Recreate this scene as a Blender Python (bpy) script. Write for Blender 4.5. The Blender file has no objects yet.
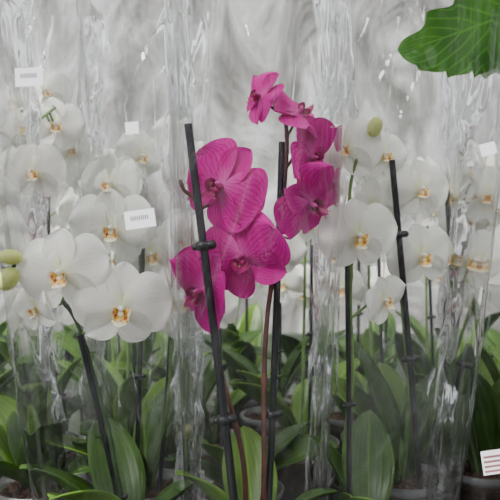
import bpy, math, random
from mathutils import Vector, Matrix, noise
random.seed(7)
sc = bpy.context.scene
col = sc.collection
CAMD, Z0 = 0.65, 0.42
def P(px, py, y):
    s = (y + CAMD) / CAMD / 1000.0
    return Vector(((px - 250) * s, y, Z0 + (250 - py) * s))

# ---------------------------------------------------------------- materials
def newmat(name):
    m = bpy.data.materials.new(name); m.use_nodes = True
    nt = m.node_tree; nt.nodes.clear()
    out = nt.nodes.new('ShaderNodeOutputMaterial')
    return m, nt, out
def N(nt, t, **kw):
    n = nt.nodes.new(t)
    for k, v in kw.items():
        if hasattr(n, k): setattr(n, k, v)
        else: n.inputs[k].default_value = v
    return n
def ramp(nt, stops, src):
    r = nt.nodes.new('ShaderNodeValToRGB')
    e = r.color_ramp.elements
    while len(e) < len(stops): e.new(0.5)
    for i, (p, c) in enumerate(stops):
        e[i].position = p
        e[i].color = (c, c, c, 1) if isinstance(c, (int, float)) else (*c, 1)
    nt.links.new(src, r.inputs[0]); return r
def math_(nt, op, a, b=None, c=None):
    n = nt.nodes.new('ShaderNodeMath'); n.operation = op
    for i, s in enumerate((a, b, c)):
        if s is None: continue
        if isinstance(s, (int, float)): n.inputs[i].default_value = s
        else: nt.links.new(s, n.inputs[i])
    return n.outputs[0]
def mixc(nt, fac, a, b, mode='MIX'):
    n = nt.nodes.new('ShaderNodeMix'); n.data_type = 'RGBA'; n.blend_type = mode
    for i, s in ((0, fac), (6, a), (7, b)):
        if isinstance(s, (int, float)): n.inputs[i].default_value = s
        elif isinstance(s, tuple): n.inputs[i].default_value = (*s, 1)
        else: nt.links.new(s, n.inputs[i])
    return n.outputs[2]

def simple(name, c, rough=0.5, nscale=40, var=0.25, bump=0.0, spec=0.5):
    m, nt, out = newmat(name)
    tc = N(nt, 'ShaderNodeTexCoord'); no = N(nt, 'ShaderNodeTexNoise')
    no.inputs['Scale'].default_value = nscale; no.inputs['Detail'].default_value = 5
    nt.links.new(tc.outputs['Object'], no.inputs['Vector'])
    r = ramp(nt, [(0.3, tuple(x * (1 - var) for x in c)), (0.7, tuple(min(1, x * (1 + var)) for x in c))], no.outputs[0])
    b = N(nt, 'ShaderNodeBsdfPrincipled'); b.inputs['Roughness'].default_value = rough
    b.inputs['Specular IOR Level'].default_value = spec
    nt.links.new(r.outputs[0], b.inputs['Base Color'])
    if bump:
        bp = N(nt, 'ShaderNodeBump'); bp.inputs['Strength'].default_value = bump; bp.inputs['Distance'].default_value = 0.003
        nt.links.new(no.outputs[0], bp.inputs['Height']); nt.links.new(bp.outputs[0], b.inputs['Normal'])
    nt.links.new(b.outputs[0], out.inputs[0]); return m

def petal_mat(name, base, mid, edge, vein, veinamt, transl=0.35):
    m, nt, out = newmat(name)
    uv = N(nt, 'ShaderNodeUVMap'); sep = N(nt, 'ShaderNodeSeparateXYZ')
    nt.links.new(uv.outputs[0], sep.inputs[0])
    u, v = sep.outputs[0], sep.outputs[1]
    r = ramp(nt, [(0.0, base), (0.28, mid), (0.75, mid), (1.0, edge)], u)
    tc = N(nt, 'ShaderNodeTexCoord'); no = N(nt, 'ShaderNodeTexNoise'); no.inputs['Scale'].default_value = 3
    nt.links.new(tc.outputs['Object'], no.inputs['Vector'])
    vv = math_(nt, 'ADD', v, math_(nt, 'MULTIPLY', no.outputs[0], 0.12))
    s = math_(nt, 'SINE', math_(nt, 'MULTIPLY', vv, 85.0))
    s = math_(nt, 'POWER', math_(nt, 'MULTIPLY_ADD', s, 0.5, 0.5), 3.0)
    s = math_(nt, 'MULTIPLY', s, veinamt)
    c = mixc(nt, s, r.outputs[0], vein)
    bp = N(nt, 'ShaderNodeBump'); bp.inputs['Strength'].default_value = 0.3; bp.inputs['Distance'].default_value = 0.001
    nt.links.new(s, bp.inputs['Height'])
    b = N(nt, 'ShaderNodeBsdfPrincipled'); b.inputs['Roughness'].default_value = 0.55
    b.inputs['Specular IOR Level'].default_value = 0.25
    nt.links.new(c, b.inputs['Base Color']); nt.links.new(bp.outputs[0], b.inputs['Normal'])
    t = N(nt, 'ShaderNodeBsdfTranslucent'); nt.links.new(c, t.inputs[0])
    mx = N(nt, 'ShaderNodeMixShader'); mx.inputs[0].default_value = transl
    nt.links.new(b.outputs[0], mx.inputs[1]); nt.links.new(t.outputs[0], mx.inputs[2])
    nt.links.new(mx.outputs[0], out.inputs[0]); return m

M_white = petal_mat('white_petal', (0.78, 0.82, 0.50), (0.95, 0.94, 0.885), (0.97, 0.97, 0.93), (0.72, 0.72, 0.64), 0.20, 0.22)
M_pink = petal_mat('magenta_petal', (0.74, 0.12, 0.47), (0.64, 0.002, 0.30), (0.78, 0.025, 0.42), (0.30, 0.0, 0.12), 0.42, 0.2)

def lip_mat(name, c0, c1, c2, spot, lo=0.5):
    m, nt, out = newmat(name)
    uv = N(nt, 'ShaderNodeUVMap'); sep = N(nt, 'ShaderNodeSeparateXYZ'); nt.links.new(uv.outputs[0], sep.inputs[0])
    r = ramp(nt, [(0, c0), (0.35, c1), (0.7, c2)], sep.outputs[0])
    tc = N(nt, 'ShaderNodeTexCoord'); no = N(nt, 'ShaderNodeTexNoise'); no.inputs['Scale'].default_value = 13
    nt.links.new(tc.outputs['Object'], no.inputs['Vector'])
    k = ramp(nt, [(lo, 0.0), (lo + .06, 1.0)], no.outputs[0])
    fade = ramp(nt, [(0.45, 1.0), (0.8, 0.0)], sep.outputs[0])
    f = math_(nt, 'MULTIPLY', k.outputs[0], fade.outputs[0])
    c = mixc(nt, f, r.outputs[0], spot)
    b = N(nt, 'ShaderNodeBsdfPrincipled'); b.inputs['Roughness'].default_value = 0.4
    nt.links.new(c, b.inputs['Base Color']); nt.links.new(b.outputs[0], out.inputs[0]); return m
M_wlip = lip_mat('yellow_white_lip', (0.88, 0.50, 0.01), (0.92, 0.66, 0.06), (0.94, 0.88, 0.66), (0.50, 0.04, 0.05), 0.52)
M_plip = lip_mat('dark_magenta_lip', (0.20, 0.0, 0.05), (0.22, 0.0, 0.07), (0.40, 0.0, 0.15), (0.55, 0.2, 0.2), .56)
M_wcol = simple('white_column', (0.90, 0.88, 0.80), 0.4)
M_pcol = simple('pink_column', (0.55, 0.05, 0.30), 0.4)

def leaf_mat(name, dark, light, veins=60.0, ribw=0.04, side=False):
    m, nt, out = newmat(name)
    uv = N(nt, 'ShaderNodeUVMap'); sep = N(nt, 'ShaderNodeSeparateXYZ'); nt.links.new(uv.outputs[0], sep.inputs[0])
    u, v = sep.outputs[0], sep.outputs[1]
    tc = N(nt, 'ShaderNodeTexCoord'); no = N(nt, 'ShaderNodeTexNoise'); no.inputs['Scale'].default_value = 18
    nt.links.new(tc.outputs['Object'], no.inputs['Vector'])
    r = ramp(nt, [(0.3, dark), (0.72, light)], no.outputs[0])
    d = math_(nt, 'ABSOLUTE', math_(nt, 'SUBTRACT', v, 0.5))
    rib = ramp(nt, [(0.0, 1.0), (ribw, 0.0)], d)
    if side:
        arg = math_(nt, 'SUBTRACT', math_(nt, 'MULTIPLY', u, veins), math_(nt, 'MULTIPLY', d, veins * 0.7))
    else:
        arg = math_(nt, 'MULTIPLY', v, veins)
    s = math_(nt, 'POWER', math_(nt, 'MULTIPLY_ADD', math_(nt, 'SINE', arg), 0.5, 0.5), 14.0 if side else 2.0)
    f = math_(nt, 'MAXIMUM', math_(nt, 'MULTIPLY', s, 0.45 if side else 0.12), math_(nt, 'MULTIPLY', rib.outputs[0], 0.6))
    c = mixc(nt, f, r.outputs[0], tuple(min(1, x * 1.8 + 0.02) for x in light))
    b = N(nt, 'ShaderNodeBsdfPrincipled'); b.inputs['Roughness'].default_value = 0.33
    nt.links.new(c, b.inputs['Base Color'])
    bp = N(nt, 'ShaderNodeBump'); bp.inputs['Strength'].default_value = 0.3; bp.inputs['Distance'].default_value = 0.002; bp.invert = True
    nt.links.new(f, bp.inputs['Height']); nt.links.new(bp.outputs[0], b.inputs['Normal'])
    t = N(nt, 'ShaderNodeBsdfTranslucent'); nt.links.new(mixc(nt, 1.0, c, (1.0, 1.0, 0.5), 'MULTIPLY'), t.inputs[0])
    mx = N(nt, 'ShaderNodeMixShader'); mx.inputs[0].default_value = 0.27
    nt.links.new(b.outputs[0], mx.inputs[1]); nt.links.new(t.outputs[0], mx.inputs[2])
    nt.links.new(mx.outputs[0], out.inputs[0]); return m
M_leaf = leaf_mat('orchid_leaf_green', (0.018, 0.060, 0.004), (0.062, 0.155, 0.010))
M_leaf2 = leaf_mat('orchid_leaf_light_green', (0.06, 0.15, 0.008), (0.16, 0.31, 0.025))
M_big = leaf_mat('lobed_leaf_green', (0.024, 0.12, 0.006), (0.07, 0.25, 0.014), 60.0, 0.02, True)
M_black = simple('black_plastic_stake', (0.008, 0.009, 0.011), 0.35, 60, 0.3)
M_darkgreen = simple('dark_green_stem', (0.03, 0.06, 0.02), 0.5, 60, 0.35)
M_green = simple('green_stem', (0.13, 0.24, 0.05), 0.5, 60, 0.3)
M_brown = simple('reddish_brown_stem', (0.11, 0.04, 0.03), 0.5, 60, 0.4)
M_bud = simple('bud_green', (0.55, 0.60, 0.18), 0.5, 40, 0.25)
M_bark = simple('bark_substrate', (0.10, 0.052, 0.032), 0.9, 80, 0.6, 0.8)
M_tag = simple('tag_paper', (0.86, 0.87, 0.90), 0.6, 30, 0.03)
M_ink = simple('tag_ink', (0.08, 0.08, 0.12), 0.7)
M_inkbrown = simple('tag_brown_print', (0.28, 0.12, 0.12), 0.7)
M_bench = simple('bench_surface', (0.07, 0.07, 0.068), 0.7, 12, 0.4, 0.2)
M_floor = simple('floor_concrete', (0.18, 0.175, 0.165), 0.85, 6, 0.3, 0.2)
M_metal = simple('galvanised_metal', (0.45, 0.46, 0.47), 0.45, 20, 0.15)
M_dark_panel = simple('added_dark_panel', (0.055, 0.07, 0.048), 0.7, 5, 0.5)  # for the added panel that darkens the lower background

def film(name, haze_lo, haze_hi, tint, rough=0.04, bstr=0.4, fres=0.8, h0=0.42, h1=0.75):
    m, nt, out = newmat(name)
    tc = N(nt, 'ShaderNodeTexCoord'); mp = N(nt, 'ShaderNodeMapping'); mp.inputs['Scale'].default_value = (10, 10, 5); mp.inputs['Rotation'].default_value = (0, 0.3, 0)
    nt.links.new(tc.outputs['Object'], mp.inputs[0])
    n1 = N(nt, 'ShaderNodeTexNoise'); n1.noise_type = 'RIDGED_MULTIFRACTAL'
    n1.inputs['Scale'].default_value = 1.0; n1.inputs['Detail'].default_value = 2; n1.inputs['Distortion'].default_value = 0.4
    nt.links.new(mp.outputs[0], n1.inputs['Vector'])
    n2 = N(nt, 'ShaderNodeTexNoise'); n2.inputs['Scale'].default_value = 0.8; n2.inputs['Detail'].default_value = 5; n2.inputs['Distortion'].default_value = 2.0
    nt.links.new(mp.outputs[0], n2.inputs['Vector'])
    bp = N(nt, 'ShaderNodeBump'); bp.inputs['Strength'].default_value = bstr; bp.inputs['Distance'].default_value = 0.006
    nt.links.new(n1.outputs[0], bp.inputs['Height'])
    hz = ramp(nt, [(h0, haze_lo), (h1, haze_hi)], n2.outputs[0])
    tr = N(nt, 'ShaderNodeBsdfTransparent'); tr.inputs[0].default_value = (*tint, 1)
    di = N(nt, 'ShaderNodeBsdfDiffuse'); di.inputs[0].default_value = (0.9, 0.92, 0.93, 1)
    tl = N(nt, 'ShaderNodeBsdfTranslucent'); tl.inputs[0].default_value = (0.9, 0.92, 0.93, 1)
    dm = N(nt, 'ShaderNodeMixShader'); dm.inputs[0].default_value = 0.5
    nt.links.new(di.outputs[0], dm.inputs[1]); nt.links.new(tl.outputs[0], dm.inputs[2])
    gl = N(nt, 'ShaderNodeBsdfGlossy'); gl.inputs['Roughness'].default_value = rough
    nt.links.new(bp.outputs[0], gl.inputs['Normal'])
    m1 = N(nt, 'ShaderNodeMixShader'); nt.links.new(hz.outputs[0], m1.inputs[0])
    nt.links.new(tr.outputs[0], m1.inputs[1]); nt.links.new(dm.outputs[0], m1.inputs[2])
    fr = N(nt, 'ShaderNodeFresnel'); fr.inputs[0].default_value = 1.45; nt.links.new(bp.outputs[0], fr.inputs[1])
    m2 = N(nt, 'ShaderNodeMixShader'); nt.links.new(math_(nt, 'MULTIPLY', fr.outputs[0], fres), m2.inputs[0])
    nt.links.new(m1.outputs[0], m2.inputs[1]); nt.links.new(gl.outputs[0], m2.inputs[2])
    nt.links.new(m2.outputs[0], out.inputs[0]); return m
M_film = film('cellophane', 0.0, 0.035, (0.995, 0.997, 0.997))
M_seam = film('cellophane_seam', 0.15, 0.40, (0.97, 0.98, 0.98))
M_pot = film('clear_pot_plastic', 0.05, 0.15, (0.80, 0.81, 0.80), 0.15, 0.1, 1.0)
M_rim = film('clear_pot_rim', 0.35, 0.5, (0.9, 0.9, 0.9), 0.15, 0.1, 1.0)

# ---------------------------------------------------------------- mesh helper
class MB:
    def __init__(s): s.v = []; s.f = []; s.uv = []; s.mi = []
    def grid(s, pts, uvs, mi, closed=False):
        nu, nv = len(pts), len(pts[0]); b = len(s.v)
        for r in pts: s.v.extend([tuple(p) for p in r])
        for i in range(nu - 1):
            for j in range(nv if closed else nv - 1):
                k = (j + 1) % nv
                s.f.append((b + i * nv + j, b + i * nv + k, b + (i + 1) * nv + k, b + (i + 1) * nv + j))
                s.uv.append((uvs[i][j], uvs[i][k], uvs[i + 1][k], uvs[i + 1][j])); s.mi.append(mi)
    def poly(s, pts, mi):
        b = len(s.v); s.v.extend([tuple(p) for p in pts]); s.f.append(tuple(range(b, b + len(pts))))
        s.uv.append(tuple((0.5, 0.5) for _ in pts)); s.mi.append(mi)
    def mesh(s, name, mats, smooth=True):
        me = bpy.data.meshes.new(name); me.from_pydata(s.v, [], s.f)
        for m in mats: me.materials.append(m)
        ul = me.uv_layers.new(name='UVMap')
        for p, uvs, mi in zip(me.polygons, s.uv, s.mi):
            p.material_index = mi; p.use_smooth = smooth
            for li, q in zip(p.loop_indices, uvs): ul.data[li].uv = q
        me.update(); return me
def addobj(name, me, parent=None, mw=None):
    o = bpy.data.objects.new(name, me); col.objects.link(o)
    if parent: o.parent = parent
    if mw is not None: o.matrix_basis = mw
    return o
def empty(name, loc=(0, 0, 0)):
    e = bpy.data.objects.new(name, None); e.empty_display_size = 0.02; col.objects.link(e); return e

def petal(mb, o, d, s, L, W, um=0.58, q=0.55, bend=0.0, cup=0.0, wave=0.0, seed=0, mi=0, nu=16, nv=10, base=0.04, tipfold=0, notch=0.0):
    d = Vector(d).normalized(); s = Vector(s).normalized(); n = s.cross(d)
    p = math.log(0.5) / math.log(um)
    pts, uvs = [], []
    for i in range(nu + 1):
        t = i / nu; u = 1 - (1 - t) ** 1.7
        w = W / 2 * max(0.0, math.sin(math.pi * u ** p)) ** q
        w = max(w, base * (1 - u) + 0.004)
        r, ru = [], []
        for j in range(nv + 1):
            v = -1 + 2 * j / nv
            z = bend * u * u * L + cup * v * v * w + wave * u * (math.sin(v * 3.1 + seed * 2.1 + u * 3) * 0.6 + math.sin(v * 6.3 + seed + u * 5) * 0.3 * abs(v))
            z -= 0.07 * math.exp(-(v * 5) ** 2) * u * (1 - u) * 2 * L * 0.5
            ul = u - notch * math.exp(-(v * 3) ** 2) * u ** 6
            r.append(Vector(o) + d * (ul * L * (1 - 0.25 * abs(bend) * u)) + s * (v * w) + n * z); ru.append((u, v * .5 + .5))
        pts.append(r); uvs.append(ru)
    mb.grid(pts, uvs, mi)

def ellip(mb, c, d, L, R, mi, nu=10, nv=12, pw=0.5):
    d = Vector(d).normalized(); a = d.orthogonal().normalized(); b = d.cross(a)
    pts, uvs = [], []
    for i in range(nu + 1):
        t = i / nu; ang = math.pi * t
        r = R * math.sin(ang) ** (2 * pw) if 0 < t < 1 else 0.0001
        pts.append([Vector(c) + d * (-math.cos(ang) * L / 2) + (a * math.cos(k * 2 * math.pi / nv) + b * math.sin(k * 2 * math.pi / nv)) * r for k in range(nv)])
        uvs.append([(t, k / nv) for k in range(nv)])
    mb.grid(pts, uvs, mi, True)

def flower_mesh(name, mats, seed, openn=1.0, fwd=0.0, wide=1.0):
    rnd = random.Random(seed); mb = MB()
    def dirv(a, z=0.0):
        a = math.radians(a); return Vector((math.sin(a), math.cos(a), z))
    def sidev(a):
        a = math.radians(a); return Vector((math.cos(a), -math.sin(a), 0))
    j = lambda x: rnd.uniform(-x, x)
    for a, L, W in ((0 + j(5), 0.97, 0.72), (140 + j(6), 0.98, 0.70), (-140 + j(6), 0.98, 0.70)):
        petal(mb, (0, 0, -0.05), dirv(a, fwd), sidev(a), L, W * wide, 0.56, 0.58, bend=-0.20 + j(.08) + (1 - openn) * 0.6, cup=0.34, wave=0.06, seed=rnd.random() * 9, mi=0)
    for a in (78 + j(5), -78 + j(5)):
        petal(mb, (0, 0.02, 0.05), dirv(a, fwd), sidev(a), 1.05, 1.32 * wide, 0.57, 0.47, bend=-0.12 + j(.1) + (1 - openn) * 0.8, cup=-0.24 + j(.1), wave=0.13, seed=rnd.random() * 9, mi=0, nu=20, nv=14, base=0.08, notch=0.03)
    ellip(mb, (0, 0.03, 0.14), (0, 0.15, 1), 0.28, 0.065, 2)
    petal(mb, (0, -0.05, 0.06), (0, -0.75, 0.65), (1, 0, 0), 0.46, 0.32, 0.5, 0.9, bend=-0.35, cup=0.35, mi=1, nu=10, nv=8, base=0.06)
    for sg in (-1, 1):
        petal(mb, (sg * 0.05, -0.05, 0.05), (sg * 0.75, -0.1 , 0.75), (0.1 * sg, 1, 0.1), 0.32, 0.28, 0.6, 0.6, bend=0.35 * sg * -1, cup=0.2, mi=1, nu=9, nv=7, base=0.05)
        pts, uvs = [], []
        for i in range(8):
            t = i / 7; c = Vector((sg * (0.02 + 0.09 * math.sin(t * 2.6)), -0.35 - 0.10 * math.sin(t * 3), 0.26 + 0.1 * t))
            r = 0.014 * (1 - 0.7 * t)
            pts.append([c + Vector((math.cos(k * 1.257) * r, math.sin(k * 1.257) * r, 0)) for k in range(5)]); uvs.append([(0.9, 0.5)] * 5)
        mb.grid(pts, uvs, 1, True)
    ellip(mb, (0, -0.09, 0.13), (0, 0.3, 1), 0.12, 0.07, 1)
    ellip(mb, (0, 0, -0.08), (0, 0, 1), 0.2, 0.05, 2)
    return mb.mesh(name, mats)

WH = [flower_mesh('white_flower_mesh_%d' % i, [M_white, M_wlip, M_wcol], 11 + i, 1.0 if i < 4 else 0.6) for i in range(6)]
PK = [flower_mesh('pink_flower_mesh_%d' % i, [M_pink, M_plip, M_pcol], 31 + i, (0.95, 0.85, 0.75, 0.6, 0.45)[i], 0, 1.08) for i in range(5)]

def smoothpath(pts, n=8):
    pts = [Vector(p) for p in pts]
    if len(pts) < 3:
        return [pts[0].lerp(pts[-1], i / n) for i in range(n + 1)]
    P_ = [2 * pts[0] - pts[1]] + pts + [2 * pts[-1] - pts[-2]]; out = []
    for i in range(1, len(P_) - 2):
        a, b, c, d = P_[i - 1:i + 3]
        for k in range(n):
            t = k / n
            out.append(0.5 * ((2 * b) + (-a + c) * t + (2 * a - 5 * b + 4 * c - d) * t * t + (-a + 3 * b - 3 * c + d) * t ** 3))
    out.append(pts[-1]); return out
def tube(mb, path, r0, r1, mi=0, nv=10, knots=None):
    pts, uvs = [], []; n = len(path); ref = Vector((0.3, 1, 0.1)).normalized()
    for i, p in enumerate(path):
        d = (path[min(i + 1, n - 1)] - path[max(i - 1, 0)]).normalized()
        a = d.cross(ref).normalized(); b = d.cross(a)
        r = r0 + (r1 - r0) * i / (n - 1)
        if knots and i % knots == knots // 2: r *= 1.35
        pts.append([p + (a * math.cos(k * 2 * math.pi / nv) + b * math.sin(k * 2 * math.pi / nv)) * r for k in range(nv)])
        uvs.append([(i / n, k / nv) for k in range(nv)])
    mb.grid(pts, uvs, mi, True); mb.poly(pts[0][::-1], mi); mb.poly(pts[-1], mi)

def leaf(mb, base, az, L, W, elev, droop, twist=0.0, mi=0, fold=0.35, um=0.55, lob=0.0, q=0.6, nu=22, nv=8):
    az = math.radians(az); h = Vector((math.cos(az), math.sin(az), 0)); side0 = Vector((-math.sin(az), math.cos(az), 0))
    p = Vector(base); pts, uvs = [], []; e0 = math.radians(elev); pp = math.log(0.5) / math.log(um)
    for i in range(nu + 1):
        u = i / nu; e = e0 - math.radians(droop) * u
        d = h * math.cos(e) + Vector((0, 0, 1)) * math.sin(e)
        s = Matrix.Rotation(math.radians(twist) * (0.3 + 0.7 * u), 3, d) @ side0
        n = s.cross(d) * -1
        w = W / 2 * max(0, math.sin(math.pi * u ** pp)) ** q
        w = max(w, W * 0.16 * (1 - u) + 0.0008)
        r, ru = [], []
        for j in range(nv + 1):
            v = -1 + 2 * j / nv
            r.append(p + s * (v * w) + n * (fold * abs(v) ** 1.5 * w + math.sin(u * 9 + v * 2) * W * 0.025)); ru.append((u, v * .5 + .5))
        pts.append(r); uvs.append(ru)
        if i < nu: p = p + d * (L / nu)
    mb.grid(pts, uvs, mi)

def clip_(mb, p, mi=0, r=0.0055):
    ellip(mb, p, (0, 0, 1), r * 1.5, r * 1.15, mi, 6, 10, 0.3)
    ellip(mb, p + Vector((r * 1.1, -0.001, 0.001)), (1, 0, 0.1), r * 1.7, r * 0.65, mi, 6, 8, 0.3)
    ellip(mb, p + Vector((-r * 1.0, -0.001, -0.001)), (1, 0, 0.2), r * 1.1, r * 0.5, mi, 6, 8, 0.3)

def lathe(mb, c, prof, mi, nv=40, jag=None):
    pts, uvs = [], []
    for i, (r, z) in enumerate(prof):
        row = []
        for k in range(nv):
            a = k * 2 * math.pi / nv; rr = r + (jag * noise.noise(Vector((math.cos(a) * 9, math.sin(a) * 9, z * 80 + r * 70))) if jag else 0)
            row.append(Vector((c[0] + rr * math.cos(a), c[1] + rr * math.sin(a), c[2] + z + (jag * noise.noise(Vector((math.cos(a) * r * 150, math.sin(a) * r * 150, 3))) if jag else 0))))
        pts.append(row); uvs.append([(i / len(prof), k / nv) for k in range(nv)])
    mb.grid(pts, uvs, mi, True)

BZ = 0.0
def make_pot(parent, x, y):
    mb = MB()
    lathe(mb, (x, y, BZ), [(0.001, 0.001), (0.040, 0.001), (0.042, 0.004), (0.0530, 0.117)], 0)
    lathe(mb, (x, y, BZ), [(0.0530, 0.117), (0.0565, 0.118), (0.0575, 0.127), (0.0545, 0.127), (0.052, 0.114)], 1)
    addobj('clear_plastic_pot', mb.mesh('pot', [M_pot, M_rim]), parent)
    mb = MB()
    lathe(mb, (x, y, BZ), [(0.001, 0.008), (0.0385, 0.008), (0.0495, 0.108), (0.040, 0.112), (0.028, 0.113), (0.014, 0.115), (0.001, 0.115)], 0, 48, 0.002)
    rnd = random.Random(int(x * 1000) + int(y * 777))
    for _ in range(70):
        a = rnd.uniform(0, 6.28); r = 0.045 * math.sqrt(rnd.random())
        c = Vector((x + r * math.cos(a), y + r * math.sin(a), BZ + 0.113 + rnd.uniform(0, .006)))
        d = Vector((rnd.uniform(-1, 1), rnd.uniform(-1, 1), rnd.uniform(-.4, .4)))
        ellip(mb, c, d, rnd.uniform(.010, .02), rnd.uniform(.003, .006), 0, 4, 5, 0.3)
    addobj('bark_substrate', mb.mesh('bark', [M_bark], False), parent)

def orchid(name, pot, stakes=(), spikes=(), flowers=(), leaves=(), buds=(), kind='w', stemr=0.0026):
    e = empty(name); x, y = pot; make_pot(e, x, y)
    for a, b, r, clips in stakes:
        mb = MB(); a = Vector(a); b = Vector(b)
        tube(mb, smoothpath([a, a.lerp(b, .5) + Vector((0.001, 0, 0)), b], 6), r, r * 0.92, 0, 10)
        for t in clips: clip_(mb, a.lerp(b, t), 0, r * 1.6)
        addobj('support_stake', mb.mesh('stake', [M_black]), e)
    paths = []
    for pts, m in spikes:
        mb = MB(); pa = smoothpath(pts, 8); paths += pa
        tube(mb, pa, stemr, stemr * 0.65, 0, 9, 11); addobj('flower_spike', mb.mesh('spike', [m]), e)
    ms = WH if kind == 'w' else PK
    ped = MB()
    for c, size, yaw, down, roll, var in flowers:
        c = Vector(c)
        R = Matrix.Rotation(math.radians(yaw), 4, 'Z') @ Matrix.Rotation(math.radians(90 + down), 4, 'X') @ Matrix.Rotation(math.radians(roll), 4, 'Z')
        addobj('flower', ms[var % len(ms)], e, Matrix.Translation(c) @ R @ Matrix.Scale(size, 4))
        if paths:
            nrm = (R @ Vector((0, 0, 1))); b0 = c - nrm * size * 0.15
            near = min(paths, key=lambda q: (q - b0 + Vector((0, 0, 0.015))).length)
            mid = b0 - nrm * 0.012 + Vector((0, 0, -0.004))
            tube(ped, smoothpath([near, mid.lerp(near, .4), mid, b0], 5), 0.0016, 0.0014, 0, 7)
    for c, d, L, R_ in buds:
        ellip(ped, c, d, L, R_, 1, 12, 12, 0.42)
        if paths:
            near = min(paths, key=lambda q: (q - Vector(c)).length); tube(ped, smoothpath([near, Vector(c)], 5), .0014, .0014, 0, 7)
    if ped.v: addobj('pedicels_and_buds', ped.mesh('pedicels', [M_green if kind == 'w' else M_brown, M_bud]), e)
    mb = MB()
    for az, L, W, el, dr, tw in leaves:
        leaf(mb, (x + 0.006 * math.cos(math.radians(az)), y + 0.006 * math.sin(math.radians(az)), BZ + 0.11), az, L, W, el, dr, tw, mi=random.choice((0, 1)))
    if mb.v:
        o = addobj('leaves', mb.mesh('leaves', [M_leaf, M_leaf2]), e)
        sm = o.modifiers.new('thick', 'SOLIDIFY'); sm.thickness = 0.0016
    return e

# ---------------------------------------------------------------- sleeves
def sleeve_fn(pot, top, a0, b0, a1, b1, H, seed, wr):
    rs = random.Random(seed * 13 + 1)
    folds = [(rs.uniform(-.1, .1), rs.uniform(-.16, .16), rs.uniform(.002, .0045), rs.choice((-1, 1)) * rs.uniform(.0015, .0035), rs.uniform(0, .5), rs.uniform(.5, 1.1)) for _ in range(16)]
    def f(th, t):
        e = t ** 0.8
        cx = pot[0] + (top[0] - pot[0]) * e; cy = pot[1] + (top[1] - pot[1]) * e
        a = a0 + (a1 - a0) * e; b = b0 + (b1 - b0) * e
        n = 2.6 + 2.4 * min(1, t * 2.5)
        c, s = math.cos(th), math.sin(th)
        k = (abs(c) ** n + abs(s) ** n) ** (-1 / n)
        w = 0.2 + 0.8 * min(1, t * 3)
        x, y = a * c * k, b * s * k
        q = Vector((x * 12 + t * 1.5, y * 12, t * 2.2 + seed * 7))
        d1 = noise.noise(q) * 0.009
        q2 = Vector((x * 18 - t * 4.5, y * 18, t * 4 + seed * 3))
        d2 = 0.0046 * wr * (1 - min(1, 5.5 * abs(noise.noise(q2))))
        q3 = Vector((x * 30 + t * 8.5, y * 30, t * 5.5 + seed * 5))
        d3 = 0.0019 * wr * (1 - min(1, 6.5 * abs(noise.noise(q3))))
        d4 = 0
        for x0, sl, fw, am, ta, tb in folds:
            if ta < t < tb:
                g = abs(x - x0 - sl * (t - .5)) / fw
                if g < 1: d4 += am * (1 - g) * min(1, (t - ta) * 8, (tb - t) * 8)
        dsp = (d1 + d2 + d3 + d4) * w
        edge = abs(c * k) ** 8
        r = math.hypot(x, y) or 1
        k2 = 1 + dsp * (1 - min(1, edge)) / r
        return Vector((cx + x * k2, cy + y * k2, BZ + 0.003 + t * H))
    return f
def sleeve(pot, top, a1, b1, H, seed, a0=0.061, b0=0.061, wr=1.0):
    f = sleeve_fn(pot, top, a0, b0, a1, b1, H, seed, wr)
    mb = MB(); nt_, nth = 140, 320
    pts = [[f(2 * math.pi * k / nth, i / nt_) for k in range(nth)] for i in range(nt_ + 1)]
    uvs = [[(i / nt_, k / nth) for k in range(nth)] for i in range(nt_ + 1)]
    mb.grid(pts, uvs, 0, True)
    for th, sg in ((0, 1), (math.pi, -1)):
        rows, uu = [], []
        for i in range(nt_ + 1):
            p = f(th, i / nt_); wv = 0.0015 * math.sin(i * .2 + seed)
            rows.append([p, p + Vector((sg * 0.002, wv, 0)), p + Vector((sg * 0.004, -wv, 0))]); uu.append([(0, 0)] * 3)
        mb.grid(rows, uu, 1)
    o = addobj('cellophane_sleeve', mb.mesh('sleeve', [M_film, M_seam])); return f

def tag(name, px, py, y, w, h, rot, yaw=0, stripes=False, lines=3):
    c = P(px, py, y); mb = MB()
    R = Matrix.Translation(c) @ Matrix.Rotation(math.radians(yaw), 4, 'Z') @ Matrix.Rotation(math.radians(90), 4, 'X') @ Matrix.Rotation(math.radians(rot), 4, 'Z')
    def box(x0, x1, y0, y1, z0, z1, mi):
        vs = [(x, yy, z) for x in (x0, x1) for yy in (y0, y1) for z in (z0, z1)]
        for q in ((0, 1, 3, 2), (4, 6, 7, 5), (0, 4, 5, 1), (2, 3, 7, 6), (0, 2, 6, 4), (1, 5, 7, 3)):
            mb.poly([vs[i] for i in q], mi)
    box(-w / 2, w / 2, -h / 2, h / 2, -0.0002, 0.0002, 0)
    if stripes:
        for i in range(4):
            yy = -h * 0.4 + i * h * 0.2; box(-w * .42, w * .45, yy, yy + h * .09, .0002, .0004, 2)
    elif lines:
        x = -w * .3
        for i in range(9):
            box(x, x + w * .03, -h * .05, h * .2, .0002, .0004, 1); x += w * .068
    addobj(name, mb.mesh('tag', [M_tag, M_ink, M_inkbrown], False), None, R)

# ================================================================ PLANTS
def leafset(rnd, n, elev=(50, 80), Lr=(.11, .17), Wr=(.05, .065)):
    out = []; a0 = rnd.uniform(0, 360)
    for i in range(n):
        out.append((a0 + i * 180 + rnd.uniform(-35, 35), rnd.uniform(*Lr), rnd.uniform(*Wr), rnd.uniform(*elev), rnd.uniform(20, 60), rnd.uniform(-25, 25)))
    return out
rnd = random.Random(5)

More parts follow.
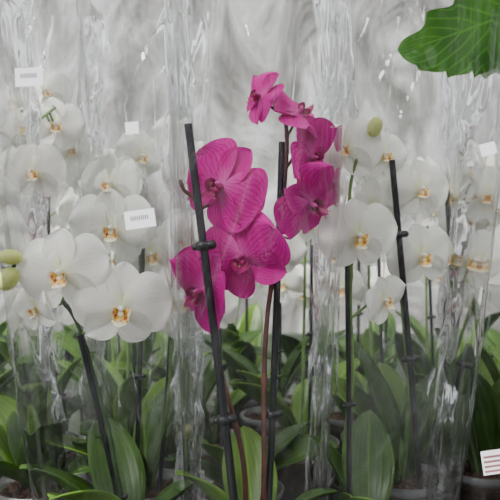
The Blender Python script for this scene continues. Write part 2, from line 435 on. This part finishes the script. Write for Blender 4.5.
orchid('potted_pink_orchid', (0.005, 0.02), kind='p', stemr=0.0028,
    stakes=[(P(240, 552, -0.03) , P(188, 124, -0.045), 0.0042, (0.315, 0.72)),
            ((0.016, 0.01, 0.10), P(282, 142, 0.0), 0.0037, (0.36,))],
    spikes=[([(-0.005, 0.01, 0.11), P(245, 480, 0.0), P(237, 430, -0.02), P(222, 375, -0.02), P(210, 310, -0.02), P(203, 255, -0.02), P(197, 205, -0.02), P(184, 190, -0.02), P(180, 180, -0.02)], M_brown),
            ([(0.012, 0.02, 0.11), P(264, 470, 0.0), P(264, 380, 0.005), P(268, 310, 0.005), P(279, 240, 0.005), P(285, 180, 0.01), P(287, 140, 0.015), P(283, 112, 0.015), P(272, 95, 0.01)], M_brown)],
    flowers=[
        (P(222, 187, -0.02), 0.048, -32, -5, -40, 0),
        (P(243, 257, -0.02), 0.047, -25, 12, 25, 1),
        (P(203, 291, -0.012), 0.045, -50, 10, -35, 2),
        (P(261, 97, 0.0), 0.030, -55, -20, -40, 1),
        (P(299, 114, 0.01), 0.034, 45, -45, 80, 1),
        (P(309, 157, 0.01), 0.040, 60, 15, 50, 2),
        (P(310, 203, 0.005), 0.042, 45, 25, 70, 1)],
    leaves=[(200, .12, .05, 66, 35, 10), (340, .11, .05, 60, 40, -10), (100, .13, .06, 70, 30, 0), (255, .09, .045, 60, 40, 20)])

orchid('potted_white_orchid', (-0.125, 0.02), kind='w',
    stakes=[((-0.118, 0.01, 0.10), P(80, 335, -0.005), 0.0034, (0.30,))],
    spikes=[([(-0.12, 0.02, 0.11), P(118, 480, 0.0), P(108, 430, 0.0), P(92, 370, 0.0), P(78, 325, 0.0), P(62, 300, 0.0), P(40, 280, 0.005), P(22, 268, 0.005), P(12, 262, 0.0)], M_darkgreen)],
    flowers=[(P(62, 273, -0.03), 0.0465, -8, 4, 5, 0), (P(121, 308, -0.025), 0.047, 10, 12, -6, 1), (P(36, 308, -0.005), 0.028, -35, 15, 10, 4)],
    buds=[(P(11, 257, -0.03), (-1, 0, 0.1), .022, .0075), (P(8, 279, -0.03), (-.6, 0, -0.8), .024, .0095)],
    leaves=[(185, .14, .06, 62, 45, 15), (10, .10, .05, 64, 45, -10), (235, .13, .06, 66, 50, 15), (120, .15, .06, 70, 40, 0), (300, .09, .045, 60, 45, 0)])

orchid('potted_white_orchid', (-0.135, 0.17), kind='w',
    stakes=[((-0.142, 0.15, .10), P(143, 243, 0.15), .003, (.5,)), ((-0.115, 0.16, .10), P(171, 330, 0.15), .003, ())],
    spikes=[([(-0.135, .17, .11), P(140, 400, .155), P(141, 300, .155), P(138, 240, .155), P(125, 205, .155), P(105, 180, .15)], M_green),
            ([(-0.125, .17, .11), P(168, 400, .15), P(172, 330, .15), P(180, 300, .15)], M_green)],
    flowers=[(P(110, 184, .13), .040, -15, 0, 5, 2), (P(112, 228, .12), .050, 0, 10, 0, 3), (P(178, 300, .12), .050, 10, 5, 12, 0), (P(150, 255, .16), .042, 20, 5, 12, 1)],
    leaves=leafset(rnd, 5))

orchid('potted_white_orchid', (-0.265, 0.17), kind='w',
    stakes=[((-0.258, 0.16, .10), P(2, 195, 0.12), .0035, (.4,))],
    spikes=[([(-0.262, .17, .11), P(38, 430, .14), P(15, 300, .12), P(5, 210, .10), P(6, 165, .08), P(14, 138, .08), P(32, 125, .10), P(55, 108, .12)], M_green)],
    flowers=[(P(32, 172, .09), .038, 10, 5, 8, 2), (P(55, 125, .13), .036, 25, 5, 0, 3), (P(16, 103, .13), .034, -15, 0, 0, 0), (P(45, 92, .16), .033, 15, 0, 10, 1), (P(70, 150, .17), .03, 30, 0, 10, 5)],
    leaves=[(230, .13, .06, 50, 40, 10)] + leafset(rnd, 5))

orchid('potted_white_orchid', (-0.015, 0.155), kind='w',
    spikes=[([(-0.03, .15, .11), P(190, 480, .12), P(187, 432, .12), P(187, 345, .12), P(190, 300, .12)], M_green)],
    flowers=[(P(186, 240, .14), .036, -10, 5, 8, 2), (P(186, 320, .14), .03, -10, 5, 30, 4)],
    buds=[(P(187, 432, .11), (0.1, 0, 1), .018, .007)],
    leaves=leafset(rnd, 4))

orchid('potted_white_orchid', (0.128, 0.05), kind='w',
    stakes=[((0.105, 0.04, .10), P(347, 258, 0.04), .0028, (.5,))],
    spikes=[([(0.115, .05, .11), P(344, 460, .05), P(352, 380, .05), P(350, 300, .05), P(352, 240, .05), P(350, 190, .06), P(360, 150, .06), P(372, 130, .06)], M_green)],
    flowers=[(P(358, 236, .02), .042, 12, 8, 3, 1), (P(343, 148, .06), .042, -15, 0, 5, 0), (P(384, 300, .06), .029, 35, 10, 30, 4), (P(384, 155, .10), .034, 25, 0, 0, 3)],
    buds=[(P(375, 127, .05), (0.3, 0, 1), .022, .008)],
    leaves=[(150, .12, .05, 72, 30, 10), (80, .14, .055, 72, 30, 20), (240, .08, .045, 66, 30, 0)])

orchid('potted_white_orchid', (0.200, 0.20), kind='w',
    stakes=[((0.214, 0.16, .10), P(392, 160, 0.085), .0038, (.45, .8))],
    spikes=[([(0.20, .2, .11), P(408, 400, .17), P(402, 300, .15), P(398, 230, .14), P(405, 190, .13), P(425, 175, .13)], M_green)],
    flowers=[(P(420, 190, .12), .040, 15, 0, -5, 2), (P(422, 256, .12), .042, 10, 5, 10, 0), (P(375, 205, .17), .036, -20, 5, 10, 5)],
    leaves=[(165, .17, .062, 74, 40, -25), (140, .20, .065, 78, 20, 10), (20, .18, .065, 78, 35, 20), (100, .17, .07, 75, 30, 0)])

orchid('potted_white_orchid', (0.315, 0.235), kind='w',
    stakes=[((0.285, 0.22, .10), P(447, 190, .17), .0038, (.4,))],
    spikes=[([(0.31, .23, .11), P(462, 380, .22), P(458, 300, .2), P(455, 240, .2), P(462, 205, .2), P(480, 190, .2)], M_green)],
    flowers=[(P(466, 222, .19), .034, -10, 0, 5, 1), (P(490, 205, .19), .038, 10, 0, 5, 3), (P(468, 265, .21), .03, 0, 0, 15, 4)],
    leaves=[(170, .21, .08, 82, 15, -20), (215, .18, .08, 82, 25, 10), (10, .18, .075, 78, 40, 10), (90, .2, .07, 75, 30, 0)])

orchid('potted_white_orchid', (0.345, 0.055), kind='w',
    stakes=[((0.32, 0.05, .10), P(498, 158, .08), .0035, (.5,))],
    spikes=[([(0.345, .055, .11), P(535, 400, .06), P(518, 250, .06), P(510, 200, .06)], M_green)],
    flowers=[(P(512, 255, .03), .040, -10, 0, 5, 1), (P(522, 180, .05), .042, 0, 0, 5, 0)],
    leaves=[(340, .16, .07, 70, 40, 10), (80, .15, .07, 75, 30, 0)])

rb = random.Random(21)
for y0, xs in ((0.36, (-.45, -.32, -.19, -.06, .08, .20, .33, .46)), (0.52, (-.52, -.38, -.24, -.1, .04, .18, .32, .46, .6)), (0.67, (-.55, -.42, -.29, -.16, -.02, .12, .26, .4, .54, .68))):
    for x0 in xs:
        yy = y0 + rb.uniform(-.012, .012); tz = rb.uniform(.44, .58)
        gap = abs(x0 + 0.03) < 0.09 or y0 > .6
        if gap: tz = 0.36
        sx = rb.choice((-1, 1)); b = Vector((x0, yy, .11))
        p1 = Vector((x0 + rb.uniform(-.015, .015), yy, tz * .7)); p2 = Vector((x0 + sx * .01, yy - .01, tz)); p3 = p2 + Vector((sx * .045, -.02, .04)); p4 = p3 + Vector((sx * .05, -.02, -.01))
        fl = []
        nf = 2 if gap else rb.randint(3, 4)
        for i in range(nf):
            t = i / max(1, nf - 1); c = p2.lerp(p4, t) + Vector((rb.uniform(-.012, .012), -.03, rb.uniform(-.045, .03)))
            fl.append((c, rb.uniform(.034, .042), rb.uniform(-50, 50), rb.uniform(-5, 20), rb.uniform(-15, 15), rb.randint(0, 5)))
        orchid('potted_white_orchid', (x0, yy), kind='w',
            stakes=[((x0 + .01, yy - .01, .10), (p2.x + .004, yy - .012, tz + .02), .003, (.5,))],
            spikes=[([b, p1, p2, p3, p4], M_green)], flowers=fl, leaves=leafset(rb, 6, (60, 85), (.14, .23) if y0 > .5 else (.12, .19), (.05, .065)))

e = empty('potted_lobed_leaf_plant'); make_pot(e, 0.51, 0.10)
mb = MB(); trunk = smoothpath([(0.51, .10, .11), (.52, .11, .4), (.51, .1, .7), (.50, .09, .86)], 8); tube(mb, trunk, .007, .005)
mb2 = MB()
def bigleaf(start, tip, W, seed, tiltv):
    start = Vector(start); tip = Vector(tip); d = (tip - start); Ln = d.length; d.normalize()
    s = Vector(tiltv); s = (s - d * s.dot(d)).normalized(); n = s.cross(d); nu, nv = 110, 14; pts = []; uvs = []
    for i in range(nu + 1):
        u = i / nu; pts_r = []; ru = []
        w = W / 2 * (math.sin(math.pi * min(1, u ** 0.8 * .97 + .03)) ** 0.6) if u < 1 else 0.001
        for j in range(nv + 1):
            v = -1 + 2 * j / nv
            ph = (u * 6.2 + (0.35 if v > 0 else 0) + seed) % 1.0
            saw = ph ** 1.6 if ph < .85 else (1 - ph) / .15 * .77
            lob = 1 + 0.30 * (saw - .45) * abs(v) ** 2
            wv = math.sin(ph * 6.28) * .04 * W * v * v
            pts_r.append(start + d * (u * Ln + abs(v) * 0.18 * W * (1 - u)) + s * (v * max(w, .001) * lob) + n * (abs(v) * .2 * w + wv - 0.10 * Ln * (u - .5) ** 2)); ru.append((u, v * .5 + .5))
        pts.append(pts_r); uvs.append(ru)
    mb2.grid(pts, uvs, 0)
bigleaf(P(572, -10, 0.06), P(402, 54, 0.02), 0.108, 0.3, (0.1, -0.5, 0.85)); tube(mb, smoothpath([trunk[-4], trunk[-2] + Vector((-.02, 0, .04)), P(572, -10, .06)], 6), .0035, .002)
for st, tp in (((.54, .12, .84), (.72, .10, .80)), ((.49, .13, .88), (.44, .32, .86)), ((.52, .08, .9), (.60, -.04, 1.0)), ((.49, .1, .92), (.44, .12, 1.08))):
    bigleaf(st, tp, .09, st[0] * 9, (0.2, -.7, .7)); tube(mb, smoothpath([trunk[-1], Vector(st)], 6), .003, .002)
addobj('stem', mb.mesh('trunk', [M_green]), e); addobj('lobed_leaves', mb2.mesh('lobed_leaves', [M_big]), e)

# ================================================================ SLEEVES + TAGS
sleeve((-0.125, 0.02), (-0.178, 0.02), .092, .105, .78, 1, wr=.8)
sleeve((0.005, 0.02), (0.006, 0.02), .090, .105, .80, 2, wr=.75)
sleeve((0.128, 0.05), (0.185, 0.03), .082, .095, .79, 3, wr=.8)
sleeve((-0.135, 0.17), (-0.135, 0.22), .085, .08, .76, 4)
sleeve((-0.265, 0.17), (-0.31, 0.22), .085, .08, .76, 5)
sleeve((0.200, 0.20), (0.205, 0.225), .080, .085, .76, 6)
sleeve((0.315, 0.235), (0.37, 0.235), .08, .085, .74, 7)
sleeve((0.345, 0.055), (0.37, 0.035), .082, .09, .77, 8, wr=.8)
tag('price_tag', 29, 77, -0.09, .024, .016, 3)
tag('price_tag', 140, 219, -0.095, .026, .0155, 8)
tag('price_tag', 132, 128, -0.095, .0115, .0105, 5, lines=0)
tag('price_tag', 488, 149, -0.07, .014, .011, 15, lines=0)
tag('price_tag', 494, 462, -0.055, .022, .022, 8, stripes=True)

# ================================================================ GREENHOUSE SHELL
def boxobj(name, lo, hi, mat, parent=None):
    mb = MB(); vs = [(x, y, z) for x in (lo[0], hi[0]) for y in (lo[1], hi[1]) for z in (lo[2], hi[2])]
    for q in ((0, 1, 3, 2), (4, 6, 7, 5), (0, 4, 5, 1), (2, 3, 7, 6), (0, 2, 6, 4), (1, 5, 7, 3)): mb.poly([vs[i] for i in q], 0)
    return addobj(name, mb.mesh(name, [mat], False), parent)
bench = empty('display_bench')
boxobj('bench_top', (-1.3, -.25, -.03), (1.3, .80, 0.0), M_bench, bench)
for x in (-1.2, 1.2):
    for y in (-.18, .72): boxobj('leg', (x - .02, y - .02, -.8), (x + .02, y + .02, -.03), M_metal, bench)
boxobj('floor', (-3, -2, -.85), (3, 1.75, -.8), M_floor)

m, nt, out = newmat('greenhouse_wall_film')
tc = N(nt, 'ShaderNodeTexCoord'); mp = N(nt, 'ShaderNodeMapping'); mp.inputs['Scale'].default_value = (2.6, 1, 1.3)
nt.links.new(tc.outputs['Object'], mp.inputs[0])
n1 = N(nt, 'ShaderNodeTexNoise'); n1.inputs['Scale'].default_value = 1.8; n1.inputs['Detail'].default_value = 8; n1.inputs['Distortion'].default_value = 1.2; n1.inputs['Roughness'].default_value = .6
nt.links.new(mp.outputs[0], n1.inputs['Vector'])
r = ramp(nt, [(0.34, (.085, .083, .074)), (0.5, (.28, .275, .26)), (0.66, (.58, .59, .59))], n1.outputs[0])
b = N(nt, 'ShaderNodeBsdfPrincipled'); b.inputs['Roughness'].default_value = .5
nt.links.new(r.outputs[0], b.inputs['Base Color'])
bp = N(nt, 'ShaderNodeBump'); bp.inputs['Distance'].default_value = .04; nt.links.new(n1.outputs[0], bp.inputs['Height']); nt.links.new(bp.outputs[0], b.inputs['Normal'])
nt.links.new(b.outputs[0], out.inputs[0])
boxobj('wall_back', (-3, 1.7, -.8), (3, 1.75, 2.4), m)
boxobj('added_dark_panel_back', (-3, 1.64, -.8), (3, 1.70, 0.12), M_dark_panel)  # added strip imitating the dark lower background, not a real baseboard

# ================================================================ LIGHT
w = bpy.data.worlds.new('overcast_sky'); sc.world = w; w.use_nodes = True; nt = w.node_tree; nt.nodes.clear()
out = nt.nodes.new('ShaderNodeOutputWorld'); bg = nt.nodes.new('ShaderNodeBackground'); nt.links.new(bg.outputs[0], out.inputs[0])
tc = nt.nodes.new('ShaderNodeTexCoord'); sep = nt.nodes.new('ShaderNodeSeparateXYZ'); nt.links.new(tc.outputs['Generated'], sep.inputs[0])
g = ramp(nt, [(0.0, (.05, .05, .045)), (0.45, (.15, .155, .15)), (0.60, (.72, .74, .77)), (1.0, (1.0, 1.0, 1.0))], math_(nt, 'MULTIPLY_ADD', sep.outputs[2], 0.5, 0.5))
n1 = nt.nodes.new('ShaderNodeTexNoise'); n1.inputs['Scale'].default_value = 5.0; n1.inputs['Detail'].default_value = 3; nt.links.new(tc.outputs['Generated'], n1.inputs['Vector'])
c = mixc(nt, 1.0, g.outputs[0], ramp(nt, [(0.45, .15), (0.54, 1.1)], n1.outputs[0]).outputs[0], 'MULTIPLY')
nt.links.new(c, bg.inputs[0]); bg.inputs[1].default_value = 2.8
def sun(name, rot, s, ang):
    l = bpy.data.lights.new(name, 'SUN'); l.energy = s; l.angle = math.radians(ang); l.color = (1, .98, .95)
    o = bpy.data.objects.new(name, l); o.rotation_euler = [math.radians(a) for a in rot]; o.location = (0, -1, 3); col.objects.link(o)
sun('diffuse_sun', (44, 0, -35), 6.2, 22)

cam = bpy.data.cameras.new('camera'); co = bpy.data.objects.new('camera', cam); col.objects.link(co)
cam.sensor_width = 36; cam.lens = 36 * CAMD / 0.5; co.location = (0, -CAMD, Z0); co.rotation_euler = (math.radians(90), 0, 0)
cam.clip_start = 0.01
cam.dof.use_dof = True; cam.dof.focus_distance = 0.64; cam.dof.aperture_fstop = 9
sc.camera = co
